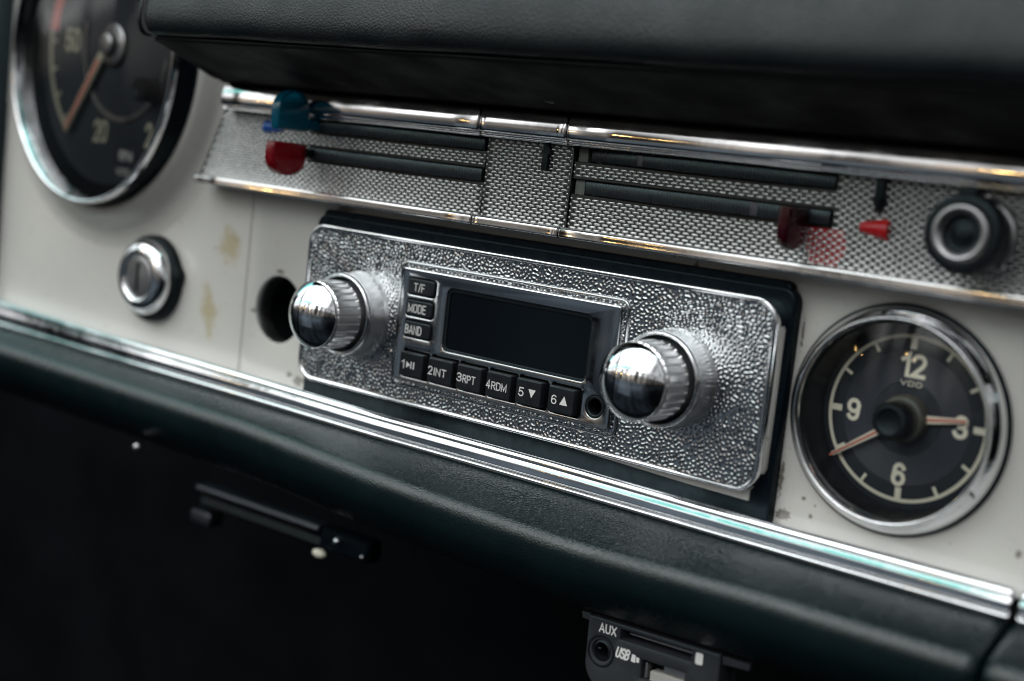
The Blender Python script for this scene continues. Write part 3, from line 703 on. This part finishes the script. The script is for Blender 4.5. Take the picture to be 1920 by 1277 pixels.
def arrow(cx, z0, z1, up_):
    """embossed black arrow with a ridged head"""
    mb = MB(); h = z1 - z0; sgn = 1 if up_ else -1; zt = z1 if up_ else z0; zb = z0 if up_ else z1
    mb.box(cx - 1.15, cx + 1.15, 1.2, 3, min(zb, zb + sgn * h * .62), max(zb, zb + sgn * h * .62), .35)
    zs_ = zb + sgn * h * .55
    b0 = [(cx - 2.3, 3, zs_), (cx + 2.3, 3, zs_), (cx + .9, 3, zt), (cx - .9, 3, zt)]
    b1 = [(cx - 1.9, 1.6, zs_ + sgn * .3), (cx + 1.9, 1.6, zs_ + sgn * .3), (cx + .6, 1.6, zt - sgn * .2), (cx - .6, 1.6, zt - sgn * .2)]
    b2 = [(cx - .15, .9, zs_ + sgn * .5), (cx + .15, .9, zs_ + sgn * .5), (cx + .15, .9, zt - sgn * .7), (cx - .15, .9, zt - sgn * .7)]
    mb.loft([b0, b1, b2], True, False, False, True)
    o = mb.build('arrow_marker', 'black', hp, angle=25); o['label'] = 'black embossed arrow pointing %s' % ('up' if up_ else 'down')
arrow(5.6, 53.0, 61.2, True); arrow(113.0, 52.3, 61.4, False)
def wedge(xt, xb, zc, h0, h1, mat, label):
    mb = MB(); rings = []
    for x, hh in ((xt, h0), (xt + (xb - xt) * .12, h0 * 1.15), (xb - (xb - xt) * .08, h1 * .97), (xb, h1 * .9)):
        rings.append([(x, 3.2 - 2.4 * max(0, math.sin(a)) * (hh / max(h0, h1)) ** .5, zc + hh * math.cos(a)) for a in np.linspace(math.pi, 0, 10)])
    mb.loft(rings, False, True)
    for r_ in (rings[0], rings[-1]): mb.f([mb.v(p) for p in r_], False)
    o = mb.build('pointer_marker', mat, hp, angle=50); o['label'] = label
wedge(108.7, 116.4, 48.2, 1.3, 2.9, 'red_plastic', 'bright red pointer marker')
wedge(-110.6, -119.2, 56.6, 1.0, 2.3, 'blue_plastic', 'small blue pointer marker')
TOP = smooth_profile([(3.0, 70.3), (.2, 70.2), (-1.2, 69.8), (-1.9, 69.0), (-2.3, 67.6), (-2.6, 66.0), (-2.72, 64.5), (-2.6, 63.2), (-2.0, 62.5), (-.9, 62.3), (-.8, 61.9), (-1.2, 61.55), (-1.0, 61.1), (.4, 60.9), (3.0, 60.9)], 4)
BOT = smooth_profile([(3.0, 37.2), (.6, 37.3), (-.6, 37.15), (-1.15, 36.8), (-1.36, 36.3), (-1.46, 35.2), (-1.5, 34.6), (-1.25, 34.2), (-.4, 34.0), (3, 33.9), (8.5, 33.9)], 4)
for a, b, e in ((-138.2, -18.5, .7), (-17.9, 15.1, .6), (15.6, 190, .6)):
    mb = MB(); bar(mb, a, b, TOP, e, 10); mb.build('chrome_rail', 'chrome_worn', hp, angle=50)
for a, b, e in ((-151, -18.5, .5), (-17.9, 15.1, .5), (15.6, 190, .5)):
    mb = MB(); bar(mb, a, b, BOT, e, 10); mb.build('chrome_rail', 'chrome_worn', hp, angle=50)

# ------------------------------------------------------------------ fan switch
fs = thing('fan_switch', 'round black rotary switch with pale ring at the right end of the heater panel', 'switch', (140.2, 3, 49.8))
cx, cz = 140.2, 49.9
mb = MB(); mb.lathe(smooth_profile([(9.3, 2.9), (9.2, 2.0), (8.2, 1.3), (6.9, 1.4)], 3), cx, cz, 64); mb.build('base_ring', 'steel', fs)
mb = MB(); mb.lathe(smooth_profile([(6.6, 2.6), (6.6, -2.6), (8.4, -3.6), (9.6, -4.4), (9.9, -5.6), (9.8, -8.2), (9.2, -9.3), (8.0, -9.6), (7.2, -9.6)], 4), cx, cz, 32 * 6, rfun=lambda a, r, y: r - (.22 if (int(a / (2 * math.pi) * 64) % 2 and -9.2 < y < -4.2) else 0))
kb = mb.build('switch_knob', 'black', fs, angle=30)
mb = MB(); mb.box(cx - 2.4, cx + 2.4, -9.4, -4, cz + 8.2, cz + 11.4, 1.0); mb.build('pointer_lug', 'black', kb)
mb = MB(); mb.lathe(smooth_profile([(7.3, -9.4), (7.1, -10.2), (6.7, -10.7), (5.9, -10.8), (5.2, -10.4), (4.6, -9.8), (4.5, -9.2)], 4), cx, cz, 72); mb.build('pale_ring', 'steel', kb, angle=60)
mb = MB(); mb.lathe(smooth_profile([(5.0, -9.4), (4.2, -8.4), (2.8, -8.3), (1.6, -8.9), (.01, -9.1)], 4), cx, cz, 48); mb.build('cap_disc', 'black', kb, angle=60)
mb = MB(); mb.sphere((cx + 6.6, 1.6, cz - 7.4), 1.3, 20, (1, .7, 1)); mb.build('set_screw', 'steel', fs)

# ------------------------------------------------------------------ clock
CX, CZ = 125.4, 1.3
KX, KZ = 122.9, .3                                     # bezel centre; the dial sits in a recess behind the panel
ck = thing('clock', 'round dashboard clock with chrome bezel, cream numerals and red striped hands', 'clock', (KX, 9, KZ))
mb = MB(); mb.lathe(smooth_profile([(30.2, 9.1), (30.0, 7.9), (29.2, 7.5), (27.6, 7.5)], 3), KX, KZ, 96); mb.build('gasket', 'black_paint', ck)  # plain black ring around the foot of the bezel
mb = MB(); mb.lathe(smooth_profile([(29.3, 9.0), (29.5, 8.2), (29.2, 7.0), (28.4, 5.6), (27.5, 4.5), (26.9, 3.8), (26.6, 3.1), (26.3, 2.85), (25.9, 3.05), (25.6, 3.8), (25.5, 4.6)], 5), KX, KZ, 160); mb.build('bezel', 'chrome', ck, angle=60)
mb = MB(); mb.lathe(smooth_profile([(25.6, 4.4), (25.2, 8), (24.6, 12), (24.0, 15.8)], 4), KX, KZ, 128); mb.build('inner_wall', 'dial', ck)
MB.post = lambda c: (122.55 + (c[0] - 125.4) * 1.019, c[1] + 6.4, .12 + (c[2] - 1.3) * 1.019)
DO = (CX, 9.2, CZ)
mb = MB(); mb.lathe([(24, 9.3), (17.2, 9.3)], CX, CZ, 96); mb.lathe([(9.6, 9.25), (.01, 9.25)], CX, CZ, 64); dl = mb.build('dial', 'dial', ck)
mb = MB(); mb.lathe([(17.3, 9.2), (9.5, 9.2)], CX, CZ, 128); mb.build('grooved_ring', 'dial_grooved', dl)
mb = MB(); ringarc(mb, CX, CZ, 20.75, 21.65, 0, 180, 9.0, 90, .2); ringarc(mb, CX, CZ, 20.75, 21.65, 180, 360, 9.0, 90, .2); mb.build('scale_ring', 'cream_print', dl)
for h in range(12):
    a = math.radians(h * 30 - 1.9); big = h % 3 == 0
    r0, w = (17.9, .85) if big else (18.5, .42)
    mb = MB(); ca, sa = math.cos(a), math.sin(a)
    poly_bm(mb, [(CX + r * sa + q_ * ca, CZ + r * ca - q_ * sa) for r, q_ in ((r0, -w), (r0, w), (20.9, w), (20.9, -w))], 9.02); mb.build('hour_mark', 'cream_print', dl)
for body, x, z, w, h in (('12', 125.4, 15.0, 7.0, 6.2), ('3', 140.0, 1.9, 3.9, 6.0), ('6', 125.6, -13.3, 3.9, 6.2), ('9', 110.8, .9, 3.9, 6.0)):
    mb = MB(); text_bm(mb, body, x - w / 2, x + w / 2, z - h / 2, z + h / 2, 9.0, .05); mb.build('numeral', 'cream_print', dl)
mb = MB(); text_bm(mb, 'VDO', 122.5, 128.4, 9.7, 11.0, 9.0); mb.build('lettering', 'cream_print', dl)
def hand(name, tip, r0, w0, w1, y):
    o_ = Vector((CX, CZ)); d = Vector(tip) - o_; L_ = d.length; d.normalize(); n_ = Vector((-d.y, d.x))
    mb = MB(); strip2(mb, o_, d, n_, r0, L_ - .5, w0, w1, y, y + .25); hd = mb.build(name, 'cream_print', ck)
    mb = MB(); strip2(mb, o_, d, n_, r0, L_ + .3, w0 * .32, w1 * .55, y - .12, y - .02); mb.build('red_stripe', 'red_print', hd)
hand('hour_hand', (141.4, 3.8), 3, 1.15, .55, 7.6)
hand('minute_hand', (106.9, -11.8), 3, .95, .5, 7.0)
mb = MB(); mb.lathe(smooth_profile([(6.2, 9.1), (6.2, 7.2), (5.9, 5.6), (5.3, 5.2), (4.9, 5.0), (4.8, 3)], 3), CX, CZ, 60); sk = mb.build('setting_knob', 'khaki', ck, angle=60)
mb = MB(); mb.lathe([(4.7, 4.6), (4.7, -.6), (4.3, -1.3), (3.4, -1.5), (2.6, -.8), (.01, -.6)], CX, CZ, 168, rfun=lambda a, r, y: r + (.16 * math.cos(a * 28) if y < 4 and r > 3 else 0)); mb.build('knurled_cap', 'black', sk)
mb = MB(); mb.lathe([(5.0, -4.0), (12, -3.6), (19, -2.6), (25.0, -1.3)], CX, CZ, 96); mb.build('lens', 'lens', ck)

MB.post = None
# ------------------------------------------------------------------ chrome trim under the panel
def dzx(x):
    return float(np.interp(x, [-300, -262, -200, -114, -47, 28, 90, 164, 260], [5.2, 4.2, 2.6, 1.5, .1, -.1, -.9, -.8, -.8]))
def strip_prof(x):
    d = dzx(x); lo = float(np.interp(x, [-262, -114, -47, 164], [1.7, .7, 0, -.7]))
    pts = [(8.8, -34.4), (-1.6, -31.0), (-3.3, -30.5), (-4.3, -30.85), (-4.85, -31.5), (-5.0, -32.1), (-4.9, -32.45), (-4.62, -32.68), (-4.68, -32.9), (-4.88, -33.45), (-5.08, -34.0), (-5.12, -34.3), (-5.15, -35.3), (-5.1, -36.0), (-4.6, -36.3), (-4.55, -36.55), (-5.2, -36.85), (-5.6, -37.3), (-5.4, -37.9), (-4.6, -38.2), (-3, -38.4), (8.8, -38.4)]
    return smooth_profile([(y, z + d + (lo - d) * min(1, max(0, (-30.3 - z) / 8))) for y, z in pts], 4)
def trim(x0, x1, label):
    t = thing('chrome_trim', label, 'trim', ((x0 + x1) / 2, 0, -34), group='chrome trim strips under the dashboard panel')
    mb = MB(); xs_ = list(np.linspace(x0 + .8, x1 - .8, max(3, int((x1 - x0) / 9))))
    sec = [(x0, shrink(strip_prof(x0), (.8, .88))), (x0 + .3, shrink(strip_prof(x0), (.95, .97)))] + [(x, strip_prof(x)) for x in xs_] + [(x1 - .3, shrink(strip_prof(x1), (.95, .97))), (x1, shrink(strip_prof(x1), (.8, .88)))]
    sweepx(mb, sec); mb.build('moulding', 'chrome', t, angle=50)
trim(-300, 163.6, 'long ribbed chrome trim strip running under the radio and clock')
trim(165.6, 250, 'short end piece of chrome trim past the joint at the lower right')

# ------------------------------------------------------------------ padded bolster below the trim
def bol_prof(x):
    ry = float(np.interp(x, [-240, -95, -30, 45, 105, 165], [-14, -18, -20, -21, -20.5, -20]))
    rz = float(np.interp(x, [-240, -95, -30, 45, 105, 165], [-41, -42, -45, -46.8, -45.4, -45.4]))
    tz = -38.0 + float(np.interp(x, [-262, -114, -47, 164], [1.7, .7, 0, -.7]))
    pts = [(7, tz - .2), (-3.2, tz - .15), (-6, tz - 1.0), (ry * .55, tz * .45 + rz * .55 + .6), (ry + 3.2, rz + 1.0), (ry + 1.0, rz - .3), (ry - .6, rz - 2.4), (ry - .9, rz - 5.5), (ry + .6, rz - 11), (ry + 5, rz - 17), (ry + 11, rz - 21.5), (2, rz - 23.5), (16, rz - 22), (16, tz - 3)]
    return smooth_profile(pts, 4)
def bolster(x0, x1, label):
    t = thing('padded_bolster', label, 'padding', ((x0 + x1) / 2, 0, -50), group='padded bolsters below the chrome trim')
    mb = MB(); xs_ = list(np.linspace(x0 + 3, x1 - 3, max(3, int((x1 - x0) / 9))))
    sec = [(x0, shrink(bol_prof(x0), (.8, .86))), (x0 + .8, shrink(bol_prof(x0), (.93, .95)))] + [(x, bol_prof(x)) for x in xs_] + [(x1 - .8, shrink(bol_prof(x1), (.93, .95))), (x1, shrink(bol_prof(x1), (.8, .86)))]
    sweepx(mb, sec); mb.build('leather_cover', 'leather2', t, angle=70)
bolster(-310, 163.0, 'long black leather bolster below the chrome trim, front edge catching light')
bolster(164.2, 250, 'short black leather bolster beyond the seam at the lower right')

# ------------------------------------------------------------------ dash pad on top
dp = thing('dash_pad', 'thick black grained leather dash pad overhanging the heater panel', 'padding', (0, 0, 90))
def pad_prof():
    return smooth_profile([(-37.0, 82.4), (-38.6, 82.4), (-40.4, 83.3), (-41.7, 85.4), (-42.1, 88.5), (-41.4, 93), (-39.6, 99), (-36, 107), (-29, 115), (-18, 121), (0, 126), (40, 130), (60, 128), (60, 84), (-30, 82.4)], 5)
mb = MB(); pp = pad_prof(); sec = []
cyp, czp = 5, 104
for i, s_ in enumerate((.0, .25, .5, .75, 1)):
    a = math.radians(90 * s_); x = -135.2 + 5.0 * (1 - math.cos(a)); q_ = 1 - 3.4 / 45 * (1 - math.sin(a))
    sec.append((x, [(cyp + (p[0] - cyp) * q_, czp + (p[1] - czp) * (1 - 3.0 / 22 * (1 - math.sin(a)))) for p in pp]))
for x in np.linspace(-126, 235, 40):
    wob = .35 * math.sin(x * .05) + .2 * math.sin(x * .13 + 1)
    sec.append((x, [(p[0] + wob * .5, p[1] + (wob * .35 if p[1] < 90 else wob)) for p in pp]))
sweepx(mb, sec); mb.build('leather_cover', 'leather', dp, angle=70)
mb = MB(); up_ = smooth_profile([(-36.2, 82.6), (-38.3, 81.9), (-38.0, 81.0), (-36.2, 80.2), (-28, 77.8), (-14, 74.0), (-2, 70.6), (3.5, 69.9), (8, 69.9), (8, 83)], 4)
sec = [(-139.0, [(p[0] * .2 + 4, (p[1] - 76) * .4 + 74.2) for p in up_]), (-136.5, [(p[0] * .62 - 8, (p[1] - 76) * .86 + 76.3) for p in up_]), (-134.2, [(p[0] * .9 - 1.5, (p[1] - 76) * .96 + 76.2) for p in up_]), (-131, up_)] + [(x, up_) for x in np.linspace(-120, 235, 30)]
sweepx(mb, sec); mb.build('underside_cover', 'under', dp, angle=70)
mb = MB()
pts = [(-134.8, p[0], p[1]) for p in pp[:44]]
ring = []
for i, p in enumerate(pts):
    ring.append([(p[0] - .2 + .8 * math.cos(a), p[1] + .8 * math.sin(a) * .7, p[2] + .8 * math.sin(a) * .7) for a in np.linspace(0, 2 * math.pi, 8, endpoint=False)])
mb.loft(ring, True); mb.build('edge_piping', 'leather', dp, angle=70)
t = thing('pad_screw', 'small blackened cross head screw in the underside of the dash pad', 'screw', (13.3, -9, 74))
mb = MB(); mb.lathe(smooth_profile([(3.4, -8.0), (3.3, -9.6), (2.6, -10.3), (1.4, -10.7), (.01, -10.8)], 3), 13.3, 75.6, 32); sc_ = mb.build('screw_head', 'dark_steel', t)
mb = MB(); mb.box(12.9, 13.7, -11.0, -10.5, 73.9, 77.3); mb.box(11.6, 15.0, -11.0, -10.5, 75.2, 76.0); mb.build('cross_slot', 'steel', sc_)

# ------------------------------------------------------------------ media socket panel under the bolster
ms = thing('media_socket_panel', 'dark grey socket panel with AUX jack, card slot and USB port under the bolster', 'socket panel', (70, -10, -80), 0)
Yp = -10.0; tl = math.radians(1.6)
def rt(x, z): return (50.4 + (x) * math.cos(tl) - z * math.sin(tl), -69.4 + x * math.sin(tl) + z * math.cos(tl))
def rr(*a, **k_): return [rt(*p) for p in rrect(*a, **k_)]
slot_h = rr(9.2, 32.6, -4.3, -1.4, .15); usb_h = rr(17.0, 31, -13.4, -8.0, .2); jack_h = [rt(*p) for p in circle(3.3, -9.2, 3.1, 40)]
outl = rr(-1.6, 41.5, -20, 0, (.8, .4, .4, 6), n=8)
outl = [rt(-1.6 - .9, -9), ] and rr(-1.9, 41.5, -20.5, 0, (1.5, .4, .4, 7.5), n=8)
mb = MB(); mb.plate(outl, [slot_h, usb_h, jack_h], Yp, Yp + 6, .5); mp = mb.build('socket_plate', 'grey_plate', ms)
mb = MB(); mb.plate([rt(x, z) for x, z in ((-4.6, -1.7), (-1.8, -1.9), (-1.8, .2), (-4.9, .2))], [], Yp + .6, Yp + 3, .3); mb.build('mounting_flange', 'grey_plate', ms)
mb = MB(); mb.plate([rt(x, z) for x, z in ((41.7, -2.6), (50, -2.2), (50, -.4), (41.7, -.4))], [], Yp + .6, Yp + 3, .3); mb.build('mounting_flange', 'grey_plate', ms)
mb = MB(); mb.box(48, 94, Yp + 5.6, Yp + 6.2, -92, -69.5); mb.build('inner_back', 'rubber', ms)
mb = MB(); a_, b_ = rt(11, -2.5), rt(32.3, -2.5); mb.plate([(a_[0], a_[1] - .18), (b_[0], b_[1] - .18), (b_[0], b_[1] + .18), (a_[0], a_[1] + .18)], [], Yp + 2, Yp + 3, .05); mb.build('card_guide', 'steel', ms)
jx, jz = rt(3.3, -9.2)
mb = MB(); mb.lathe(smooth_profile([(4.6, Yp + .05), (4.5, Yp - .25), (4.1, Yp - .25), (4.0, Yp + .05)], 2), jx, jz, 48); mb.lathe(smooth_profile([(3.15, Yp + .6), (2.7, Yp + .4), (2.3, Yp + .7), (2.2, Yp + 5.5)], 3), jx, jz, 48); js = mb.build('audio_socket', 'black', ms)
mb = MB(); mb.box(jx - 2.2, jx - 1.2, Yp + 1.5, Yp + 2.2, jz - .2, jz + .25, .08); mb.build('contact_spring', 'steel', js)
mb = MB(); mb.plate([rt(x, z) for x, z in ((19.4, -13.6), (30.2, -13.6), (30.2, -10.8), (19.4, -10.8))], [], Yp + 1.2, Yp + 5, .2); up2 = mb.build('usb_port', 'port_white', ms)
mb = MB(); mb.plate([rt(x, z) for x, z in ((17.9, -13), (18.5, -13), (18.5, -8.7), (17.9, -8.7))], [], Yp + .9, Yp + 4, .1); mb.build('port_shell', 'steel', up2)
mb = MB(); mb.plate([rt(x, z) for x, z in ((23, -10.4), (30.6, -10.4), (30.6, -8.4), (23, -8.4))], [], Yp + 2.4, Yp + 4, .1); mb.build('port_shell', 'steel', up2)
def rot_text(body, x0, x1, z0, z1, name='lettering', shear=0, bold=.012):
    mb = MB(); text_bm(mb, body, x0, x1, z0, z1, Yp - .04, bold, shear=shear)
    for v in mb.bm.verts:
        q_ = rt(v.co.x, v.co.z); v.co.x, v.co.z = q_
    return mb
rot_text('AUX', 2.0, 8.0, -3.9, -1.2).build('lettering', 'white_print', ms)
rot_text('USB', 8.1, 13.4, -9.6, -6.4, shear=.25, bold=.03).build('lettering', 'white_print', ms)
mb = MB(); mb.plate([rt(x, z) for x, z in ((13.5, -9.3), (15.0, -9.5), (15.0, -7.4), (13.8, -7.3))], [], Yp - .04, Yp, 0); mb.plate([rt(x, z) for x, z in ((15.3, -9.1), (16.2, -9.2), (16.2, -7.8), (15.3, -7.7))], [], Yp - .04, Yp, 0); mb.build('plug_symbol', 'white_print', ms)
mb = MB(); mb.plate(rr(33.9, 36.2, -4.4, -1.2, .5, n=5), [], Yp - .04, Yp, 0); mb.build('card_symbol', 'white_print', ms)

# ------------------------------------------------------------------ bits under the dash
t = thing('pull_handle', 'blurred dark metal pull bar under the bolster with a bright rivet', 'handle', (-120, 20, -86))
mb = MB(); pr_ = [(20, -84.6), (18.2, -84.2), (17.6, -82.8), (18.4, -81.6), (20, -81.2), (24, -81.4), (25, -84)]
bar(mb, -158.5, -90.5, pr_, 1, 4); mb.build('pull_bar', 'dark_steel', t)
mb = MB(); pr_ = [(21, -90.2), (19.4, -88.6), (20, -86), (23, -85.4), (26, -89)]
bar(mb, -157, -90, pr_, 1, 4); mb.build('lower_bar', 'black', t)
mb = MB(); mb.box(-161, -149, 18, 26, -97, -91.5, 2); mb.build('end_tab', 'dark_steel', t)
mb = MB(); mb.box(-91, -66, 19, 27, -90, -81.5, 2.5); br = mb.build('bracket', 'black_paint', t)
mb = MB(); mb.sphere((-80.6, 18.4, -84.6), 1.5); mb.build('rivet', 'chrome', br)
mb = MB(); mb.sphere((-68.0, 18.6, -87.2), 1.0); mb.build('rivet', 'steel', br)
mb = MB(); mb.sphere((-88.6, 18.0, -91.0), 2.1, 24, (1.5, .8, .75)); mb.build('cream_stop', 'cream_print', br)
t = thing('bolster_screw', 'tiny bright screw head under the left part of the bolster', 'screw', (-159.4, -10, -64.9))
mb = MB(); mb.sphere((-159.4, -10, -64.9), 1.7); mb.build('screw_head', 'steel', t)

for o in bpy.data.objects:
    if '_o' in o: del o['_o']
